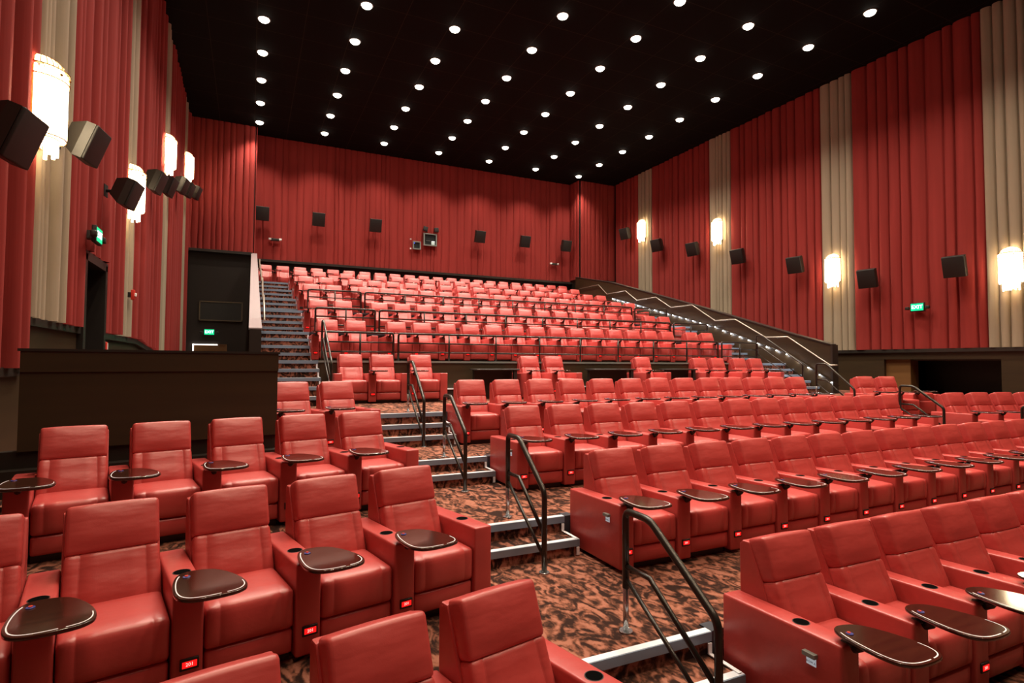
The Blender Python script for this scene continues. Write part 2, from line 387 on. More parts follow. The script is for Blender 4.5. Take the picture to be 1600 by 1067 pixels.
# back vestibule door (left) and window panel
bm = bmesh.new(); box(bm, -1.92, -0.86, 24.40, 24.46, -1.27, 0.62); d = struct('door_1', bm, M_brown)
bm = bmesh.new(); box(bm, -1.96, -1.92, 24.38, 24.46, -1.27, 0.66); box(bm, -1.96, -1.12, 24.38, 24.46, 0.62, 0.66); o = put('door_gap', mesh('gap', bm, M_door_glow), d)
bm = bmesh.new(); box(bm, -0.86, -0.80, 24.38, 24.46, -1.27, 0.66); box(bm, -1.12, -0.86, 24.38, 24.46, 0.62, 0.66); put('door_frame', mesh('frame', bm, M_brown), d)
bm = bmesh.new(); box(bm, -1.74, -0.32, 24.44, 24.47, 1.60, 2.28); wi = struct('window_1', bm, M_glass)
bm = bmesh.new()
for q in ((-1.78, -1.74, 1.56, 2.32), (-0.32, -0.28, 1.56, 2.32), (-1.78, -0.28, 1.56, 1.60), (-1.78, -0.28, 2.28, 2.32)): box(bm, q[0], q[1], 24.42, 24.49, q[2], q[3])
put('window_frame', mesh('window_frame', bm, mat('window_frame_brown', (0.09, 0.065, 0.035), 0.4)), wi)

# ---------------------------------------------------------------- curtains
def curtain(label, m, p0, p1, inward, zb, zt, amp, seed, wr=(0.16, 0.40), group=None, nm='wall_curtain', ex=0.28, slot=0.05):
    rnd = random.Random(seed); p0 = Vector((*p0, 0)); p1 = Vector((*p1, 0)); L = (p1-p0).length; t = (p1-p0)/L; n = Vector((*inward, 0))
    zbf = zb if callable(zb) else (lambda y: zb)
    eds = [0.0]
    while eds[-1] < L-wr[0]*1.2: eds.append(min(L, eds[-1]+rnd.uniform(*wr)))
    if L-eds[-1] > 1e-4: eds[-1] = L
    nz = 7; dr = [[rnd.uniform(-.02, .02) for _ in eds] for _ in range(nz+1)]
    am = [rnd.uniform(0.65, 1.0)*amp for _ in eds]; sk = [rnd.uniform(-.35, .35) for _ in eds]
    prof = [0, slot] + [slot+(1-2*slot)*q for q in (.012, .04, .10, .22, .40, .60, .78, .90, .96, .988, 1.0)]
    bm = bmesh.new(); rows = []
    for iz in range(nz+1):
        f = iz/nz; row = []
        e = [x + (dr[iz][i]*(1-f) if 0 < i < len(eds)-1 else 0) for i, x in enumerate(eds)]
        for i in range(len(e)-1):
            for u in prof:
                s = e[i]+(e[i+1]-e[i])*u
                v_ = max(0.0, min(1.0, (u-slot)/(1-2*slot)))
                o = am[i]*(max(0.0, math.sin(PI*v_))**ex)*(1+sk[i]*(u-.5)) - amp*0.15*math.sin(u*PI*2)*0.4
                row.append((s, o))
        row.append((L, 0.0))
        vs = []
        for s, o in row:
            p = p0+t*s+n*o; z0 = zbf(p.y); vs.append(bm.verts.new((p.x, p.y, z0+(zt-z0)*f)))
        rows.append(vs)
    for A, B in zip(rows, rows[1:]):
        for k in range(len(A)-1):
            bm.faces.new((A[k], A[k+1], B[k+1], B[k])).smooth = True
    o = put(nm, mesh(nm, bm, m)); 
    return tag(o, label, 'curtain', group)

ZT = ZC-0.01
lx = XW0+0.03; rx = XW1-0.10
def left_bottom(y):
    if y < 7.9: return -0.08
    if y < 14.7: return 0.49
    if y < 17.3: return 0.49-(y-14.7)*0.2/2.6
    return 0.29
# left wall, from the front to the back
stripes = [(-1.2, 0.0), (3.0, 4.1), (7.90, 9.25), (12.75, 13.85), (17.75, 18.95), (22.55, 23.65)]
words = ['nearest the screen', 'beside the camera', 'nearest the camera with a crystal sconce', 'behind the second crystal sconce', 'behind the third crystal sconce', 'behind the farthest crystal sconce']
y = -9.4; k = 0
rw = ['in front of all the sconces', 'left of the camera', 'behind the nearest black speaker', 'around the dark doorway', 'between the second and third sconces', 'between the third and farthest sconces', 'in the far back corner']
def lpanel(y0, y1, label, m, seed):
    # panels that cross the change of the wainscot height are cut by the doorway or step
    segs = [(y0, y1)]
    cuts = [7.9, 10.25, 11.65]
    for c in cuts:
        segs = [s for a, b in segs for s in (((a, c), (c, b)) if a+0.01 < c < b-0.01 else ((a, b),))]
    for a, b in segs:
        door = a >= 10.2 and b <= 11.7
        where = ''
        if m is M_cur_red and len(segs) > 1:
            where = ', above it' if door else (', near piece' if a == y0 else ', far piece')
        if door: zb = 1.66
        else:
            f0 = left_bottom((a+b)/2); zb = (lambda y_, f0=f0: left_bottom(y_)) if a > 11 else f0
        curtain(label + where, m, (lx, a), (lx, b), (1, 0), zb, ZT, 0.26, seed+int(a*10), (0.21, 0.36), ex=0.5, slot=0.13)
for i, (a, b) in enumerate(stripes):
    lpanel(y, a, 'red pleated curtain on the left wall ' + rw[i], M_cur_red, 100+i)
    lpanel(a, b, 'cream pleated curtain stripe on the left wall ' + words[i], M_cur_cream, 200+i); y = b
lpanel(y, 24.3, 'red pleated curtain on the left wall ' + rw[6], M_cur_red, 107)
# right wall
rst = [(-1.2, 0.0), (2.6, 3.7), (6.7, 7.95), (11.48, 12.58), (16.50, 17.62), (21.35, 22.40)]
rcw = ['beside the front rows', 'beside the second row', 'at the right edge of the photo', 'behind the second sconce from the right edge', 'behind the third sconce from the right edge', 'farthest back on that wall']
rrw = ['near the screen', 'beside the front rows', 'just outside the right edge of the photo', 'behind the green exit sign', 'between the two middle cream stripes', 'between the two farthest cream stripes', 'in the far right corner']
y = -9.4
for i, (a, b) in enumerate(rst):
    curtain('red pleated curtain on the right wall ' + rrw[i], M_cur_red, (rx, y), (rx, a), (-1, 0), 0.46, ZT, 0.14, 300+i, (0.20, 0.46))
    curtain('cream pleated curtain stripe on the right wall ' + rcw[i], M_cur_cream, (rx, a), (rx, b), (-1, 0), 0.46, ZT, 0.13, 400+i, (0.16, 0.34)); y = b
curtain('red pleated curtain on the right wall ' + rrw[6], M_cur_red, (rx, y), (rx, 24.3), (-1, 0), 0.46, ZT, 0.14, 307, (0.20, 0.40))
# back wall
curtain('wide red pleated curtain across the back wall behind the top row', M_cur_red, (0.02, 25.28), (15.18, 25.28), (0, -1), 4.22, ZT, 0.05, 500, (0.16, 0.42))
curtain('red curtain on the back left wall section above the dark panel', M_cur_red, (XW0+0.1, 24.42), (0.04, 24.42), (0, -1), 4.30, ZT, 0.06, 501, (0.12, 0.30))
curtain('red curtain on the back right corner wall section', M_cur_red, (15.26, 24.42), (XW1-0.1, 24.42), (0, -1), 4.30, ZT, 0.05, 502, (0.14, 0.34))
curtain('narrow red curtain on the return beside the back wall, left side', M_cur_red, (0.08, 25.25), (0.08, 24.4), (1, 0), 4.30, ZT, 0.04, 503)
curtain('narrow red curtain on the return beside the back wall, right side', M_cur_red, (15.16, 24.40), (15.14, 25.25), (-1, 0), 4.30, ZT, 0.04, 504)

# ---------------------------------------------------------------- ceiling downlights
lens_bm = bmesh.new(); bmesh.ops.create_uvsphere(lens_bm, u_segments=20, v_segments=12, radius=0.14)
bmesh.ops.delete(lens_bm, geom=[v for v in lens_bm.verts if v.co.z > 0.001], context='VERTS')
for v in lens_bm.verts: v.co.z *= 0.62
lens_me = mesh('lens', lens_bm, M_glow, True)
bm = bmesh.new()
n = 28
ringp = [(0.142, 0.0), (0.142, -0.012), (0.160, -0.016), (0.175, 0.0)]
for k in range(n):
    a0, a1 = 2*PI*k/n, 2*PI*(k+1)/n
    for (r0, z0), (r1, z1) in zip(ringp, ringp[1:]):
        bm.faces.new([bm.verts.new(v) for v in ((r0*math.cos(a0), r0*math.sin(a0), z0), (r0*math.cos(a1), r0*math.sin(a1), z0), (r1*math.cos(a1), r1*math.sin(a1), z1), (r1*math.cos(a0), r1*math.sin(a0), z1))])
ring_me = mesh('trim_ring', bm, mat('warm_grey_trim', (0.10, 0.09, 0.08), 0.5))
sp = bpy.data.lights.new('downlight', 'SPOT'); sp.energy = DOWN_W; sp.color = DOWN_C; sp.spot_size = math.radians(113); sp.spot_blend = 1.0; sp.shadow_soft_size = 0.11
sp2 = sp.copy(); sp2.energy = DOWN_W*0.50; sp2.color = (1.0, 0.78, 0.55)      # the dimmed zone nearer the screen
ordw = ['first', 'second', 'third', 'fourth', 'fifth', 'sixth', 'seventh', 'eighth', 'ninth', 'tenth', 'eleventh', 'twelfth', 'thirteenth', 'fourteenth', 'fifteenth', 'sixteenth', 'seventeenth', 'eighteenth', 'nineteenth', 'twentieth', 'twenty-first', 'twenty-second', 'twenty-third']
for i in range(7):
    for k in range(15):
        x, yy = 0.1728+2.4384*i, 23.864-1.829*k
        t = thing('ceiling_downlight', 'round white downlight in the black ceiling, %s column from left, %s from the back wall' % (ordw[i], ordw[k]), 'ceiling light', (x, yy, ZC), 0, 'ceiling downlights')
        put('trim_ring', ring_me, t); put('lens', lens_me, t, (0, 0, -0.003))
        l = bpy.data.objects.new('lamp_light', sp if k < 10 else sp2); COL.objects.link(l); l.parent = t; l.location = (0, 0, -0.20)

# ---------------------------------------------------------------- crystal wall sconces
def sconce_parts():
    P = {}
    bm = bmesh.new(); box(bm, -0.17, 0.17, -0.03, 0.0, -0.42, 0.42); P['back_plate'] = mesh('back_plate', bm, M_brass)
    bm = bmesh.new()
    for tier, (R, z0, z1, n_) in enumerate(((0.235, -0.34, 0.40, 15),)):
        for k in range(n_):
            a = PI*(k+0.5)/n_; tube(bm, [(R*math.cos(a), -0.03-R*math.sin(a), z0+0.02*(k % 2)), (R*math.cos(a), -0.03-R*math.sin(a), z1)], 0.017, 6)
    P['crystal_rods'] = mesh('crystal_rods', bm, M_sconce)
    bm = bmesh.new()
    for k in range(11):
        a = PI*(k+0.5)/11; R = 0.165; tube(bm, [(R*math.cos(a), -0.03-R*math.sin(a), -0.52+0.03*abs(5-k)/2*(k % 2)), (R*math.cos(a), -0.03-R*math.sin(a), -0.33)], 0.019, 6)
    P['lower_crystal_rods'] = mesh('lower_crystal_rods', bm, M_sconce)
    bm = bmesh.new(); n_ = 10; A = []; B = []
    for k in range(n_+1):
        a = PI*k/n_; A.append(bm.verts.new((0.19*math.cos(a), -0.03-0.19*math.sin(a), -0.36))); B.append(bm.verts.new((0.19*math.cos(a), -0.03-0.19*math.sin(a), 0.40)))
    for k in range(n_): bm.faces.new((A[k], A[k+1], B[k+1], B[k]))
    bm.faces.new(B); P['diffuser'] = mesh('diffuser', bm, M_sconce_core)
    bm = bmesh.new(); rings = []
    for j in range(5):                                                # ribbed glass dome
        ph = j/4*PI/2; r = 0.20*math.cos(ph)+0.01; rings.append([bm.verts.new((r*math.cos(PI*k/12)*(1+.04*(k % 2)), -0.03-r*math.sin(PI*k/12)*(1+.04*(k % 2)), 0.43+0.15*math.sin(ph))) for k in range(13)])
    for R0, R1 in zip(rings, rings[1:]):
        for k in range(12): bm.faces.new((R0[k], R0[k+1], R1[k+1], R1[k]))
    P['glass_dome'] = mesh('glass_dome', bm, M_dome)
    bm = bmesh.new()
    for k in range(13):                                               # ribs of the dome
        a = PI*k/12; tube(bm, [((0.213*math.cos(j/4*PI/2)+0.008)*math.cos(a), -0.03-(0.213*math.cos(j/4*PI/2)+0.008)*math.sin(a), 0.43+0.155*math.sin(j/4*PI/2)) for j in range(5)], 0.004, 5)
    P['dome_ribs'] = mesh('dome_ribs', bm, M_brass)
    bm = bmesh.new()
    for a in (PI*.32, PI*.5, PI*.68):
        bmesh.ops.create_icosphere(bm, subdivisions=2, radius=.018, matrix=Matrix.Translation((.262*math.cos(a), -.03-.262*math.sin(a), .355)))
    P['rosettes'] = mesh('rosettes', bm, M_brass, True)
    bm = bmesh.new()
    for z, R in ((0.415, 0.262), (0.30, 0.258), (-0.335, 0.250), (-0.345, 0.19)):
        tube(bm, [(R*math.cos(PI*k/14), -0.03-R*math.sin(PI*k/14), z) for k in range(15)], 0.008, 6)
    P['brass_bands'] = mesh('brass_bands', bm, M_brass)
    return P
SP = sconce_parts()
lsc = [(7.78, 2.80), (12.95, 3.25), (17.65, 5.6), (22.6, 6.8)]
rsc = [(7.35, 2.38), (12.05, 3.02), (17.0, 5.35), (21.85, 6.42)]
nmw = ['nearest the camera', 'second nearest', 'third from the camera', 'farthest']
for side, lst in (('left', lsc), ('right', rsc)):
    for i, (y, z) in enumerate(lst):
        X = XW0+0.25 if side == 'left' else XW1-0.30
        t = thing('crystal_sconce', 'glowing crystal rod wall sconce on a cream stripe, %s wall, %s' % (side, nmw[i]), 'wall lamp', (X, y, z), PI/2 if side == 'left' else -PI/2, 'crystal wall sconces')
        for nme, me in SP.items(): put(nme, me, t)
        bm = bmesh.new(); box(bm, -0.05, 0.05, -0.005, 0.28, -0.05, 0.05); put('mounting_arm', mesh('mounting_arm', bm, M_brass), t)

# ---------------------------------------------------------------- speakers
def spk_parts(s=1.0):
    P = {}
    bm = bmesh.new(); rbox(bm, .25*s, .022*s, .28*s, .018*s, Matrix.Translation((0, -.20*s, 0))); P['grille'] = mesh('grille', bm, M_spk)
    bm = bmesh.new()
    a = [(-.25*s, .28*s), (.25*s, .28*s), (.25*s, -.28*s), (-.25*s, -.28*s)]
    A = [bm.verts.new((x, -.18*s, z)) for x, z in a]; B = [bm.verts.new((x, -.05*s, z)) for x, z in a]; C_ = [bm.verts.new((x*.62, .17*s, z*.62+.02*s)) for x, z in a]
    bm.faces.new(A); bm.faces.new(C_[::-1])
    for P0, P1 in ((A, B), (B, C_)):
        for k in range(4): bm.faces.new((P0[k], P0[(k+1) % 4], P1[(k+1) % 4], P1[k]))
    P['cabinet'] = mesh('cabinet', bm, M_spk2)
    return P
SPK = spk_parts()
brk_bm = bmesh.new(); tube(brk_bm, [(0, 0, 0), (0, 0.42, 0.0)], 0.025, 8); box(brk_bm, -.07, .07, .40, .42, -.1, .1); BRK = mesh('wall_bracket', brk_bm, M_spk)
def speaker(x, y, z, rz, tilt, label, group, bl=.25, s=1.0):
    t = thing('cinema_speaker', label, 'speaker', (x, y, z), rz, group)
    for nme, me in SPK.items():
        o = put(nme, me, t, rot=(tilt, 0, 0)); o.scale = (s, s, s)
    b_ = put('wall_bracket', BRK, t); b_.scale = (1, bl/.42, 1)
sl = [(6.10, 1.95), (8.5, 2.72), (11.05, 2.79), (13.95, 3.84), (15.9, 4.30), (18.6, 5.1), (20.4, 5.48), (23.0, 6.1)]
for i, (y, z) in enumerate(sl):
    speaker(-1.93, y, z, PI/2-0.15, 0.35, 'black surround speaker on the left wall, %s from the camera' % ordw[i], 'left wall speakers', .27, .80)
sr = [(8.47, 2.65), (10.79, 2.64), (13.27, 3.44), (15.76, 4.16), (18.19, 4.88), (20.49, 5.48), (22.91, 6.52)]
for i, (y, z) in enumerate(sr):
    speaker(17.0, y, z, -PI/2+0.2, 0.30, 'black surround speaker on the right wall, %s from the right edge of photo' % ordw[i], 'right wall speakers', .27)
for i, x in enumerate((0.36, 2.53, 4.91, 9.85, 12.25, 14.61)):
    speaker(x, 24.86, 6.04, 0.0, 0.28, 'black surround speaker on the back wall, %s from the left' % ordw[i], 'back wall speakers', .36)

# ---------------------------------------------------------------- back wall fittings
def wallbox(name, label, cat, x0, x1, z0, z1, y, d, m, parts=()):
    t = thing(name, label, cat, ((x0+x1)/2, y, (z0+z1)/2))
    hx, hz = (x1-x0)/2, (z1-z0)/2
    bm = bmesh.new(); f = 0.05
    for q in ((-hx, -hx+f, -hz, hz), (hx-f, hx, -hz, hz), (-hx+f, hx-f, -hz, -hz+f), (-hx+f, hx-f, hz-f, hz)): box(bm, q[0], q[1], -d, 0.0, q[2], q[3])
    put('frame', mesh('frame', bm, M_grey), t)
    bm = bmesh.new(); box(bm, -hx+f, hx-f, -d*0.4, -d*0.35, -hz+f, hz-f); put('glass', mesh('glass', bm, M_glass), t)
    return t
p = wallbox('projection_port', 'larger square projection window in the red back wall', 'window', 7.20, 7.83, 5.42, 6.00, 25.20, 0.10, M_grey)
bm = bmesh.new(); box(bm, 0.06, 0.22, -0.06, -0.045, -0.22, -0.08); put('lit_equipment', mesh('eq', bm, mat('pale_equipment', (0.4, 0.5, 0.45), 0.4, emit=(.7, .85, .8), es=.35)), p)
bm = bmesh.new(); box(bm, 0.07, 0.22, -0.065, -0.05, -0.085, -0.06); put('bright_edge', mesh('eq', bm, mat('bright_equipment', (0.9, 0.9, 0.9), 0.4, emit=(1, 1, 1), es=1.0)), p)
bm = bmesh.new(); box(bm, -0.2, 0.02, -0.06, -0.05, -0.06, -0.045); put('shelf_edge', mesh('eq', bm, M_grey), p)
p = wallbox('viewing_port', 'smaller square port with a blue light left of the projection window', 'window', 6.70, 7.07, 5.20, 5.58, 25.20, 0.08, M_grey)
bm = bmesh.new(); cyl(bm, (-0.12, -0.05, 0.09), 0.02, 0.02, 10); put('blue_lamp', mesh('blue', bm, mat('blue_led', (0, 0, 1), .4, emit=(.05, .1, 1), es=4)), p)
for i, x in enumerate((7.28, 7.80)):
    t = thing('small_speaker_box', 'small black box above the projection window, %s of the pair' % ('left' if i == 0 else 'right'), 'speaker', (x, 25.12, 6.19))
    bm = bmesh.new(); rbox(bm, .10, .07, .10, .01, Matrix.Rotation(0.25 if i == 0 else -0.1, 4, 'Y')); put('box', mesh('box', bm, M_spk), t)
    bm = bmesh.new(); box(bm, -.02, .02, 0, .1, -.02, .02); put('bracket', mesh('b', bm, M_spk), t)
for i, z in enumerate((5.66, 5.22)):
    bm = bmesh.new(); rbox(bm, .03, .03, .03, .01); o = put('small_sensor', mesh('small_sensor', bm, M_wht), loc=(6.60, 25.18, z)); tag(o, 'tiny pale sensor on back wall beside the small port, %s one' % ('upper' if i == 0 else 'lower'), 'sensor')
for i, (x, z) in enumerate(((0.87, 5.06), (14.12, 5.09))):
    t = thing('emergency_light', 'twin head emergency light on the back wall near its %s end' % ('left' if i == 0 else 'right'), 'emergency light', (x, 25.14, z), 0, None)
    bm = bmesh.new(); rbox(bm, .17, .05, .05, .012); put('housing', mesh('housing', bm, M_spk2), t)
    for s in (-1, 1):
        bm = bmesh.new(); rbox(bm, .05, .045, .045, .02, Matrix.Translation((s*.2, -.02, .01))); put('lamp_head', mesh('lamp_head', bm, M_wht), t)

# ---------------------------------------------------------------- exit signs
def exit_sign(x, y, z, rz, label, gl, s=1.0):
    t = thing('exit_sign', label, 'exit sign', (x, y, z), rz)
    bm = bmesh.new(); rbox(bm, .19*s, .03*s, .125*s, .012, Matrix.Translation((0, -.04, 0))); put('housing', mesh('housing', bm, M_black), t)
    bm = bmesh.new(); box(bm, -.165*s, .165*s, -.04-.034*s, -.04-.031*s, -.10*s, .10*s); put('green_face', mesh('green_face', bm, M_green), t)
    bm = bmesh.new(); box(bm, -.08, .08, -.02, .14, -.06, .06); put('mounting_box', mesh('mounting_box', bm, M_black), t)
    put('lettering', text_mesh('EXIT', .145*s, M_exit), t, (0, -.04-.037*s, 0), (PI/2, 0, 0))
    for sgn in (-1, 1):
        bm = bmesh.new(); rbox(bm, .05, .04, .045, .02, Matrix.Translation((sgn*.27*s, -.06, -.02))); tube(bm, [(sgn*.18*s, -.04, -.03), (sgn*.25*s, -.05, -.02)], .012, 6); put('lamp_head', mesh('lamp_head', bm, M_spk2), t)
    l = bpy.data.lights.new('sign_glow', 'AREA'); l.energy = gl; l.color = (0.05, 1, .45); l.shape = 'RECTANGLE'; l.size = .34; l.size_y = .2
    lo = bpy.data.objects.new('sign_glow', l); COL.objects.link(lo); lo.parent = t; lo.location = (0, -.04-.05*s, 0); lo.rotation_euler = (-PI/2, 0, 0)
exit_sign(17.22, 9.54, 1.64, -PI/2, 'green lit EXIT sign on the red curtain of the right wall', 2.0)
exit_sign(-2.13, 10.12, 1.86, PI/2, 'green lit EXIT sign above the dark doorway in the left wall', 2.0)
exit_sign(-1.41, 24.38, 1.12, 0, 'green lit EXIT sign on the dark panel above the back door', 3.0)
# red devices on the left wall
t = thing('fire_alarm', 'red fire alarm strobe on the cream stripe of the left wall', 'alarm', (XW0+0.30, 13.45, 1.33), PI/2)
bm = bmesh.new(); rbox(bm, .06, .03, .10, .01); put('body', mesh('body', bm, M_alarm), t)
bm = bmesh.new(); rbox(bm, .03, .02, .035, .01, Matrix.Translation((0, -.04, 0))); put('strobe', mesh('strobe', bm, M_wht), t)
bm = bmesh.new(); box(bm, -.05, .05, .0, .3, -.05, .05); put('back_box', mesh('bb', bm, M_black), t)
t = thing('fire_pull_station', 'red fire box on the low wall beside the dark doorway', 'alarm', (XW0+0.15, 11.95, 0.22), PI/2)
bm = bmesh.new(); rbox(bm, .07, .03, .11, .01); put('body', mesh('body', bm, M_alarm), t)
bm = bmesh.new(); box(bm, .02, .05, -.036, -.03, -.09, .09); put('label_strip', mesh('s', bm, M_wht), t)

# ================================================================ recliners
P_ = 0.6576; AX = 0.329; AW = 0.078; DF = -0.435
def chair_parts():
    D = {}
    # armrest, one per side
    def arm(sx):
        bm = bmesh.new()
        def fn(p):
            f = (p.y+0.43)/0.86
            return Vector((p.x, p.y, p.z - (0.020*f if p.z > 0 else 0)))
        rbox(bm, AW, 0.43, 0.285, 0.018, Matrix.Translation((sx*AX, 0.0, 0.315)), ey=(-.2, 0, .2), ez=(-.1, .1), fn=fn)
        return mesh('armrest', bm, M_leather, True)
    D['arm_l'] = arm(-1); D['arm_r'] = arm(1)
    def cup(sx):
        bm = bmesh.new(); cyl(bm, (sx*AX, -0.12, 0.586), 0.049, 0.0085, 20); cyl(bm, (sx*AX, -0.12, 0.5948), 0.044, 0.0006, 20, mi=1)  # inner disc paints the dark of the cup, the arm is solid
        return mesh('cup_holder', bm, [M_black, M_hole])
    D['cup_l'] = cup(-1); D['cup_r'] = cup(1)
    # back cushion frame
    al = math.radians(20); u = Vector((0, math.sin(al), math.cos(al))); nf = Vector((0, -math.cos(al), math.sin(al)))
    O = Vector((0, 0.04, 0.45))
    def F(centre_up, thick):
        c = O + u*centre_up - nf*thick/2
        return Matrix(((1, 0, 0, c.x), (0, -nf.y, u.y, c.y), (0, -nf.z, u.z, c.z), (0, 0, 0, 1)))
    seams = (-.172, -.166, -.160, .160, .166, .172, -.08, 0, .08)
    bm = bmesh.new()
    def fb(p):
        q = p.copy()
        if p.y < 0:
            q.y -= 0.022*(1-min(1, abs(p.x)/.25)**4)*(0.5+0.5*math.cos(min(1, abs(p.z+.05)/.2)*PI))
            if abs(abs(p.x)-.166) < .001: q.y += .006
        q.x *= 1 + 0.03*(-p.z/.19)
        return q
    rbox(bm, .243, .065, .19, .028, F(.105, .13), ex=seams, ez=(-.1, -.05, 0, .05, .1), fn=fb); D['backrest'] = mesh('backrest', bm, M_leather_back, True)
    bm = bmesh.new()
    def fh(p):
        q = p.copy()
        if p.y < 0: q.y -= 0.014*(1-(abs(p.x)/.24)**3)*(1-(abs(p.z)/.145)**2)
        if p.z > 0.1: q.z += 0.006*math.cos(p.x/.235*PI/2)
        return q
    rbox(bm, .236, .073, .143, .026, F(.43, .145), ex=(-.12, 0, .12), ez=(-.05, 0, .05), fn=fh); D['headrest'] = mesh('headrest', bm, M_leather_back, True)
    # rear shell
    bm = bmesh.new(); prism(bm, [(0.10, 0.10), (0.42, 0.10), (0.425, 0.90), (0.40, 0.925), (0.345, 0.925), (0.15, 0.48)], 'x', -.247, .247)
    bmesh.ops.recalc_face_normals(bm, faces=bm.faces[:]); bmesh.ops.bevel(bm, geom=[e for e in bm.edges], offset=0.012, segments=2, affect='EDGES', profile=0.7)
    D['back_shell'] = mesh('back_shell', bm, M_leather)
    # seat cushion
    bm = bmesh.new()
    def fs(p):
        q = p.copy()
        if p.z > 0: q.z += 0.016*(1-(abs(p.x)/.246)**4)*(1-min(1, abs(p.y)/.26)**4)
        if p.y < -.2: q.y -= 0.014*(1-(abs(p.x)/.246)**4)*(1-min(1, abs(p.z)/.11)**2)
        if abs(abs(p.x)-.166) < .001 and p.y < -.2: q.y += .005
        return q
    rbox(bm, .246, .255, .118, .030, Matrix.Translation((0, -.165, .335)), ex=seams, ey=(-.12, 0, .12), ez=(-.06, 0, .06), fn=fs); D['seat_cushion'] = mesh('seat_cushion', bm, M_leather, True)
    bm = bmesh.new()
    rbox(bm, .243, .16, .075, .022, Matrix.Translation((0, -.245, .139)), ex=seams, ez=(0,), fn=lambda p: Vector((p.x, p.y-(0.010*(1-(abs(p.x)/.243)**4)*(1-(abs(p.z)/.075)**2) if p.y < 0 else 0), p.z))); D['footrest'] = mesh('footrest', bm, M_leather, True)
    bm = bmesh.new(); box(bm, -.24, .24, -.34, .38, 0.0, .09); D['base_frame'] = mesh('base_frame', bm, M_black)
    # swivel tray over the left arm
    out = [(-.02, -.33), (.06, -.345), (.125, -.385), (.185, -.50), (.225, -.64), (.232, -.74), (.21, -.80), (.16, -.832), (0.03, -.838), (-.07, -.822), (-.125, -.775), (-.145, -.69), (-.140, -.58), (-.125, -.47), (-.10, -.385), (-.065, -.345)]
    def smooth(pts):
        r = []
        for i in range(len(pts)):
            a, b = Vector(pts[i]), Vector(pts[(i+1) % len(pts)]); r += [a*.75+b*.25, a*.25+b*.75]
        return [tuple(v) for v in r]
    out = [(q[0]*.92, -.40+(q[1]+.40)*.92) for q in out]; so = smooth(smooth(out)); xa = -AX+0.03
    bm = bmesh.new(); c = Vector((.05, -.6)); H0 = 0.637
    def ring(sc_, z): return [bm.verts.new((xa+c.x+(p[0]-c.x)*sc_, c.y+(p[1]-c.y)*sc_, z)) for p in so]
    R = [ring(.93, H0), ring(1.0, H0+.008), ring(1.0, H0+.018), ring(.985, H0+.024)]
    for A, B in zip(R, R[1:]):
        for k in range(len(so)): bm.faces.new((A[k], A[(k+1) % len(so)], B[(k+1) % len(so)], B[k])).smooth = True
    bm.faces.new(R[0][::-1]); bm.faces.new(R[-1]); D['tray_table'] = mesh('tray_table', bm, M_tray)
    bm = bmesh.new(); lay = [(c.x+(p[0]-c.x)*.925, c.y+(p[1]-c.y)*.925) for p in so]; lay2 = [(c.x+(p[0]-c.x)*.895, c.y+(p[1]-c.y)*.895) for p in so]
    def seg(i0, i1):
        for k in range(i0, i1):
            a, b, d_, e_ = lay[k], lay[k+1], lay2[k+1], lay2[k]
            bm.faces.new([bm.verts.new((xa+q[0], q[1], H0+.0250)) for q in (a, b, d_, e_)])
    N_ = len(so)
    seg(int(N_*.26), int(N_*.44)); seg(int(N_*.46), int(N_*.86)); bmesh.ops.remove_doubles(bm, verts=bm.verts, dist=1e-5)
    D['edge_strip'] = mesh('edge_strip', bm, M_strip)
    bm = bmesh.new(); cyl(bm, (xa-.045, -.435, H0+.024), (.019), .004, 14); cyl(bm, (xa-.045, -.430, H0+.028), .009, .004, 10, mi=1); D['call_button'] = mesh('call_button', bm, [M_blue, M_redbtn])
    bm = bmesh.new(); tube(bm, [(-AX+.01, -.44, .575), (-AX+.01, -.48, .60), (-AX+.02, -.50, .638)], .022, 8); tube(bm, [(-AX, -.38, .585), (-AX+.01, -.44, .60)], .02, 8); D['tray_arm'] = mesh('tray_arm', bm, M_black)
    # seat number light on the arm front
    bm = bmesh.new(); rbox(bm, .047, .006, .032, .004, Matrix.Translation((-AX+.01, -.434, .185))); D['number_light'] = mesh('number_light', bm, M_black)
    bm = bmesh.new(); box(bm, -AX-.026, -AX+.046, -.4425, -.4405, .168, .202); D['red_face'] = mesh('red_face', bm, M_red_led)
    # aisle row marker on the outer side of the left arm
    bm = bmesh.new(); box(bm, -AX-AW-.004, -AX-AW, -.275, -.215, .415, .462); D['row_marker'] = mesh('row_marker', bm, M_plate)
    bm = bmesh.new(); box(bm, -AX-AW-.03, -AX-AW, -.285, -.205, .466, .490); D['marker_hood'] = mesh('marker_hood', bm, M_grey)
    bm = bmesh.new(); tube(bm, [(AX+.02, -.436, .35), (AX+.02, -.45, .35)], .008, 6); D['knob'] = mesh('knob', bm, M_steel)
    return D
CH = chair_parts()
NUM = text_mesh('201', .026, M_pink_txt, .0003)

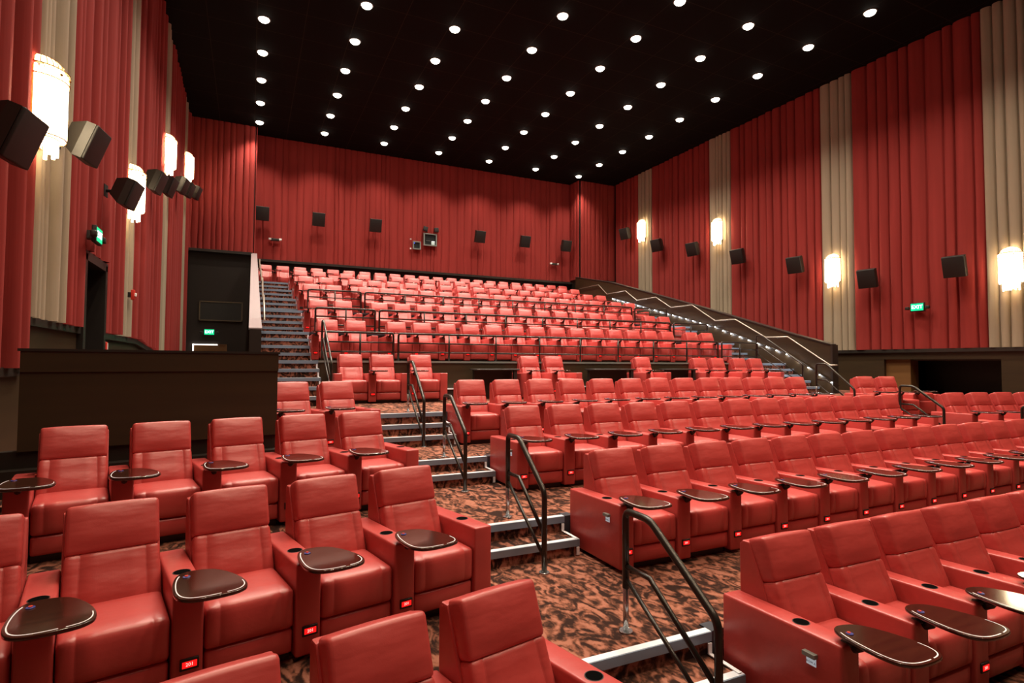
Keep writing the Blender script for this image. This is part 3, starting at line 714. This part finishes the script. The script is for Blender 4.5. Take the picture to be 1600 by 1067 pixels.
def chair(x, y, z, rz, label, group, right=False, tray=True, marker=None, left=True, idx=0):
    t = thing('cinema_recliner', label, 'recliner seat', (x, y, z), rz, group)
    if left:
        a = put('armrest', CH['arm_l'], t); put('cup_holder', CH['cup_l'], a)
        nl = put('number_light', CH['number_light'], a); 
        if z < 1: put('red_face', CH['red_face'], a)
        if y < 10.5 and z < 0: put('seat_number', NUM, a, (-AX+.01, -.4428, .185), (PI/2, 0, 0))
        if marker:
            put('row_marker', CH['row_marker'], a); put('marker_hood', CH['marker_hood'], a)
            put('row_lettering', text_mesh(marker, .017, M_ink, .0003), a, (-AX-AW-.0052, -.245, .432), (PI/2, 0, -PI/2))
    if right:
        a = put('armrest', CH['arm_r'], t); put('cup_holder', CH['cup_r'], a)
    for nme in ('backrest', 'headrest', 'back_shell', 'seat_cushion', 'footrest', 'base_frame'): put(nme, CH[nme], t)
    if tray:
        tr = put('tray_table', CH['tray_table'], t); put('edge_strip', CH['edge_strip'], tr); put('call_button', CH['call_button'], tr); put('tray_arm', CH['tray_arm'], tr)
    return t

def row_x(cx0, n): return [cx0+P_*i for i in range(n)]
card = ['', 'front', 'second', 'third', 'fourth', 'fifth', 'top']
# lower middle block
RY = [0, 2.51, 4.56, 6.58, 8.61]; RZ = [0, -2.15, -1.855, -1.56, -1.27]
for r in range(1, 5):
    n = {1: 9, 2: 13, 3: 13, 4: 13}[r]
    x0 = {1: 3.385, 2: 3.395, 3: 3.36, 4: 3.38}[r]
    for i, x in enumerate(row_x(x0, n)):
        chair(x, RY[r], RZ[r], 0, 'red leather recliner with tray, lower middle block, %s row from front, %s seat from left' % (card[r] if r != 1 else 'first', ordw[i]), 'lower middle block, %s row' % card[r], right=(i == n-1), marker=('ROW ' + 'ABCD'[r-1]) if i == 0 else None)
# left block, turned 12 degrees
for r, (n0, yb, z) in enumerate(((2, 2.20, -2.15), (0, 4.125, -1.855), (0, 6.19, -1.56), (3, 8.21, -1.27)), 1):
    for j in range(n0 if r != 1 else 1, 5):
        tx, ty = -1.15+.643*j, yb+.137*j
        # headrest right front corner -> chair origin
        lx_, ly_ = .235, .24
        ox = tx-(lx_*math.cos(ang)-ly_*math.sin(ang)); oy = ty-(lx_*math.sin(ang)+ly_*math.cos(ang))
        chair(ox, oy, z, ang, 'red leather recliner, left angled block, %s row from front, %s seat from the aisle' % (card[r] if r != 1 else 'first', ordw[4-j]), 'left block, %s row' % card[r], right=(j == 4))
# right wing, turned the other way
for r, (n, xb, yb, z) in enumerate(((6, 13.12, 4.72, -1.855), (6, 13.18, 6.82, -1.56), (2, 13.30, 8.80, -1.27)), 2):
    for j in range(n):
        tx, ty = xb+.643*j, yb-.137*j        # headrest left front corner
        lx_, ly_ = -.235, .24; a_ = -ang
        ox = tx-(lx_*math.cos(a_)-ly_*math.sin(a_)); oy = ty-(lx_*math.sin(a_)+ly_*math.cos(a_))
        if ox > 16.9: continue
        chair(ox, oy, z, a_, 'red leather recliner, right angled block, %s row from front, %s seat from the aisle' % (card[r], ordw[j]), 'right block, %s row' % card[r], right=(j == n-1 and n > 2))
# folded seat at the end of the right wing's last row
t = thing('folded_recliner', 'low red recliner with its back folded down beside the right aisle rail', 'recliner seat', (14.80, 8.40, -1.27), -ang)
bm = bmesh.new(); rbox(bm, .07, .40, .27, .02, Matrix.Translation((-.34, 0, .30))); put('armrest', mesh('armrest', bm, M_leather), t)
bm = bmesh.new(); rbox(bm, .07, .40, .27, .02, Matrix.Translation((.34, 0, .30))); put('armrest', mesh('armrest', bm, M_leather), t)
bm = bmesh.new(); rbox(bm, .26, .36, .10, .04, Matrix.Translation((0, 0, .50))); put('folded_back', mesh('folded_back', bm, M_leather), t)
bm = bmesh.new(); rbox(bm, .26, .38, .16, .04, Matrix.Translation((0, -.02, .25))); put('seat_cushion', mesh('seat_cushion', bm, M_leather), t)
bm = bmesh.new(); tube(bm, [(0.02, -.37, .52), (0.02, -.355, .52)], .03, 14); put('round_hole', mesh('round_hole', bm, M_hole), t)  # solid disc, the dark of the hole is only its colour
tr = put('tray_table', CH['tray_table'], t); put('edge_strip', CH['edge_strip'], tr); put('tray_arm', CH['tray_arm'], tr)
nl = put('number_light', CH['number_light'], t); put('red_face', CH['red_face'], nl)

# cross-aisle row
L5 = [(1.895, 0, 0), (2.553, 1, 1), (3.38, 1, 1), (6.04, 1, 0), (6.70, 1, 1), (9.37, 1, 1), (11.335, 1, 0), (11.995, 1, 1), (12.83, 1, 0), (13.49, 1, 1)]
for i, (x, tr_, rg) in enumerate(L5):
    chair(x, 11.72, -0.82, 0, 'red leather recliner against the dark wall of the cross aisle, %s seat from left' % ordw[i], 'cross aisle recliners', right=bool(rg), tray=bool(tr_))
# upper block
UY = [13.645, 15.72, 17.72, 19.72, 21.85, 24.36]
rown = ['row behind the tall front rail', 'second row up', 'third row up', 'fourth row up', 'fifth row up', 'top row against the back wall']
for r in range(6):
    z = UP[r][1]
    if r < 5: xs = [3.30-2.5*P_, 3.30-1.5*P_] + row_x(3.30, 14) + [3.30+13*P_+1.5*P_, 3.30+13*P_+2.5*P_]
    else: xs = row_x(0.505, 22)
    for i, x in enumerate(xs):
        rg = (r < 5 and i in (1, 15, 17)) or (r == 5 and i == 21)
        chair(x, UY[r], z, 0, 'red recliner, upper block, %s, %s seat from left' % (rown[r], ordw[i]), 'upper block, %s' % rown[r], right=rg, marker='ROW ' + 'EFGHJK'[r] if (i == 0 and r < 5) else None)

# wheelchair counters between the cross-aisle seats
for i, (x0, x1) in enumerate(((4.55, 5.60), (7.62, 8.86), (9.95, 10.90))):
    t = thing('companion_counter', 'dark counter with a post against the cross aisle wall, %s from left' % ordw[i], 'counter', (x0, 11.55, -0.82))
    bm = bmesh.new(); rbox(bm, (x1-x0)/2, .22, .018, .012, Matrix.Translation(((x1-x0)/2, .22, .665))); put('counter_top', mesh('counter_top', bm, M_trim), t)
    bm = bmesh.new(); box(bm, x1-x0-.14, x1-x0-.06, .02, .10, 0.0, .65); put('post', mesh('post', bm, M_black), t)
    bm = bmesh.new(); box(bm, .05, x1-x0-.06, .30, .40, .0, .65); put('support_panel', mesh('support_panel', bm, M_wood_dk), t)

# ---------------------------------------------------------------- aisle handrails
def aisle_rail(x, yt, zt, yb, zb, label, extra=0.0):
    """upper post at (yt, floor zt), lower post at (yb, floor zb)"""
    t = thing('aisle_handrail', label, 'handrail', (x, yt, zt), 0, 'aisle handrails')
    H = 0.83; dy = yb-yt; dz = zb-zt
    sl = -0.24
    bm = bmesh.new(); tube(bm, [(0, 0, .30), (0, 0, H), (0, sl-0.02, H), (0, dy, dz+H-.12), (0, dy, dz)], .0245, 12, bend=.06); put('top_rail', mesh('top_rail', bm, M_rail), t)
    bm = bmesh.new(); tube(bm, [(0, 0, .0), (0, 0, .36)], .020, 12); put('post', mesh('post', bm, M_steel), t)
    bm = bmesh.new(); tube(bm, [(0, 0, H-.38), (0, sl-.02, H-.38), (0, dy, dz+H-.50)], .018, 10); put('middle_rail', mesh('middle_rail', bm, M_rail), t)
    bm = bmesh.new(); tube(bm, [(0, 0, H-.46), (0, dy, dz+H-.70)], .0155, 10); put('lower_rail', mesh('lower_rail', bm, M_rail), t)
    for q, f in (((0, 0, 0), 0), ((0, dy, dz), 0)):
        bm = bmesh.new(); cyl(bm, (q[0], q[1], q[2]+.001), .05, .012, 20, .045); put('foot_plate', mesh('foot_plate', bm, M_steel), t)
rl = [(3.25, -1.855, 2.40, -2.15), (5.22, -1.56, 4.44, -1.855), (7.28, -1.27, 6.46, -1.56), (9.20, -0.82, 8.26, -1.27)]
nw = ['nearest the camera', 'second up', 'third up', 'topmost']
for i, (a, b, c_, d_) in enumerate(rl):
    aisle_rail(2.40, a, b, c_, d_, 'dark metal handrail on left aisle steps, %s' % nw[i])
    if i > 0: aisle_rail(12.42, a, b, c_, d_, 'dark metal handrail on right aisle steps, %s' % (nw[i] if i > 1 else 'nearest the right photo edge'))
# stair rails down from the upper block
for x, w_ in ((1.36, 'left'), (13.86, 'right')):
    t = thing('stair_handrail', 'metal handrail of the %s stairs below the upper block' % w_, 'handrail', (x, 12.24, 0.02), 0, None)
    bm = bmesh.new(); tube(bm, [(0, 0, 0), (0, 0, .83), (0, -.22, .83), (0, -1.56, -.02), (0, -1.56, -.84)], .021, 12, bend=.05); put('top_rail', mesh('top_rail', bm, M_rail), t)
    bm = bmesh.new(); tube(bm, [(0, 0, .46), (0, -.22, .46), (0, -1.56, -.38)], .015, 10); put('middle_rail', mesh('middle_rail', bm, M_rail), t)
    bm = bmesh.new(); tube(bm, [(0, 0, .30), (0, -1.56, -.56)], .013, 10); put('lower_rail', mesh('lower_rail', bm, M_rail), t)
# guard rails of the upper block
wr_ = ['tall front edge', 'second tier edge', 'third tier edge']
for r in range(3):
    E, z = UP[r]
    for s, (x0, x1, sp_) in enumerate(((1.42, 2.84, 2), (2.95, 12.27, 8), (12.42, 13.84, 2))):
        t = thing('guard_rail', 'black metal guard rail on the %s of the upper block, %s section' % (wr_[r], ['left', 'long middle', 'right'][s]), 'railing', (x0, E+.04, z), 0, None)
        L = x1-x0; H = .61
        bm = bmesh.new(); tube(bm, [(0, 0, 0), (0, 0, H), (L, 0, H), (L, 0, 0)], .024, 10, bend=.06); put('frame', mesh('frame', bm, M_rail), t)
        for k in range(1, sp_):
            bm = bmesh.new(); tube(bm, [(L*k/sp_, 0, 0), (L*k/sp_, 0, H)], .021, 8); put('post', mesh('post', bm, M_rail), t)
        for h in (.20, .405):
            bm = bmesh.new(); tube(bm, [(0, 0, h), (L, 0, h)], .017, 8); put('cross_bar', mesh('cross_bar', bm, M_rail), t)
# wall handrails beside the upper stairs
HZ = [(24.0, 3.72), (22.3, 3.72), (21.6, 3.20), (20.2, 3.20), (19.4, 2.70), (18.15, 2.70), (17.25, 2.20), (16.1, 2.20), (14.95, 1.53), (14.05, 1.52), (12.82, .86), (12.0, .84), (10.62, -.02), (10.4, -.02)]
for x, w_, q in ((0.27, 'left', 1), (14.93, 'right', -1)):
    t = thing('wall_handrail', 'thin zigzag handrail on the half wall of the %s upper stairs' % w_, 'handrail', (x, 0, 0), 0, None)
    pts = [(0, a, b) for a, b in HZ if (b > -.1 and (a > 12.15 or q == -1))]
    bm = bmesh.new(); tube(bm, pts, .019, 8); put('rail', mesh('rail', bm, mat('pale_rail_'+w_, (0.42, 0.36, 0.30), 0.3, metal=0.7)), t)
    for a, b in ((22.9, 3.72), (20.9, 3.2), (18.8, 2.70), (16.7, 2.2), (14.5, 1.525), (12.4, .85)):
        bm = bmesh.new(); tube(bm, [(0, a, b), (-q*.04, a, b-.04), (-q*.08, a, b-.04)], .010, 6); put('wall_bracket', mesh('wall_bracket', bm, M_steel), t)
# continuation of the right half wall rail: low guard near the foot of the right stairs
# step light bar along the right stair wall
def lz(y): return 2.84-(20.82-y)*0.262 if y > 14.9 else (1.26-(14.93-y)*0.335 if y > 12 else .27-(12-y)*0.56)
t = thing('light_bar', 'dark rail holding small white lamps along the right stair wall', 'light rail', (14.985, 0, 0))
bm = bmesh.new(); tube(bm, [(0, y_, lz(y_)+.035) for y_ in (21.6, 18, 14.9, 12.0, 10.4)], .014, 8); put('rail', mesh('rail', bm, M_rail), t)
sl_bm = bmesh.new(); bmesh.ops.create_icosphere(sl_bm, subdivisions=2, radius=.015); SLm = mesh('lamp', sl_bm, M_step, True)
sh_bm = bmesh.new(); box(sh_bm, -.02, .03, -.02, .02, .012, .028); SHm = mesh('hood', sh_bm, M_black)
y_ = 21.2; i = 0
pl = bpy.data.lights.new('step_lamp', 'POINT'); pl.energy = 1.4; pl.color = (.85, .93, 1); pl.shadow_soft_size = .02
while y_ > 10.3:
    t = thing('step_light', 'tiny white lamp under the right stair wall rail, %s from the top' % (ordw[i] if i < 23 else ['twenty-fourth', 'twenty-fifth', 'twenty-sixth', 'twenty-seventh', 'twenty-eighth', 'twenty-ninth', 'thirtieth', 'thirty-first', 'thirty-second'][i-23]), 'step light', (14.965, y_, lz(y_)), 0, 'step lights')
    put('lamp', SLm, t); put('hood', SHm, t)
    l = bpy.data.objects.new('step_lamp', pl); COL.objects.link(l); l.parent = t; l.location = (-.03, 0, -.035)
    y_ -= .365; i += 1
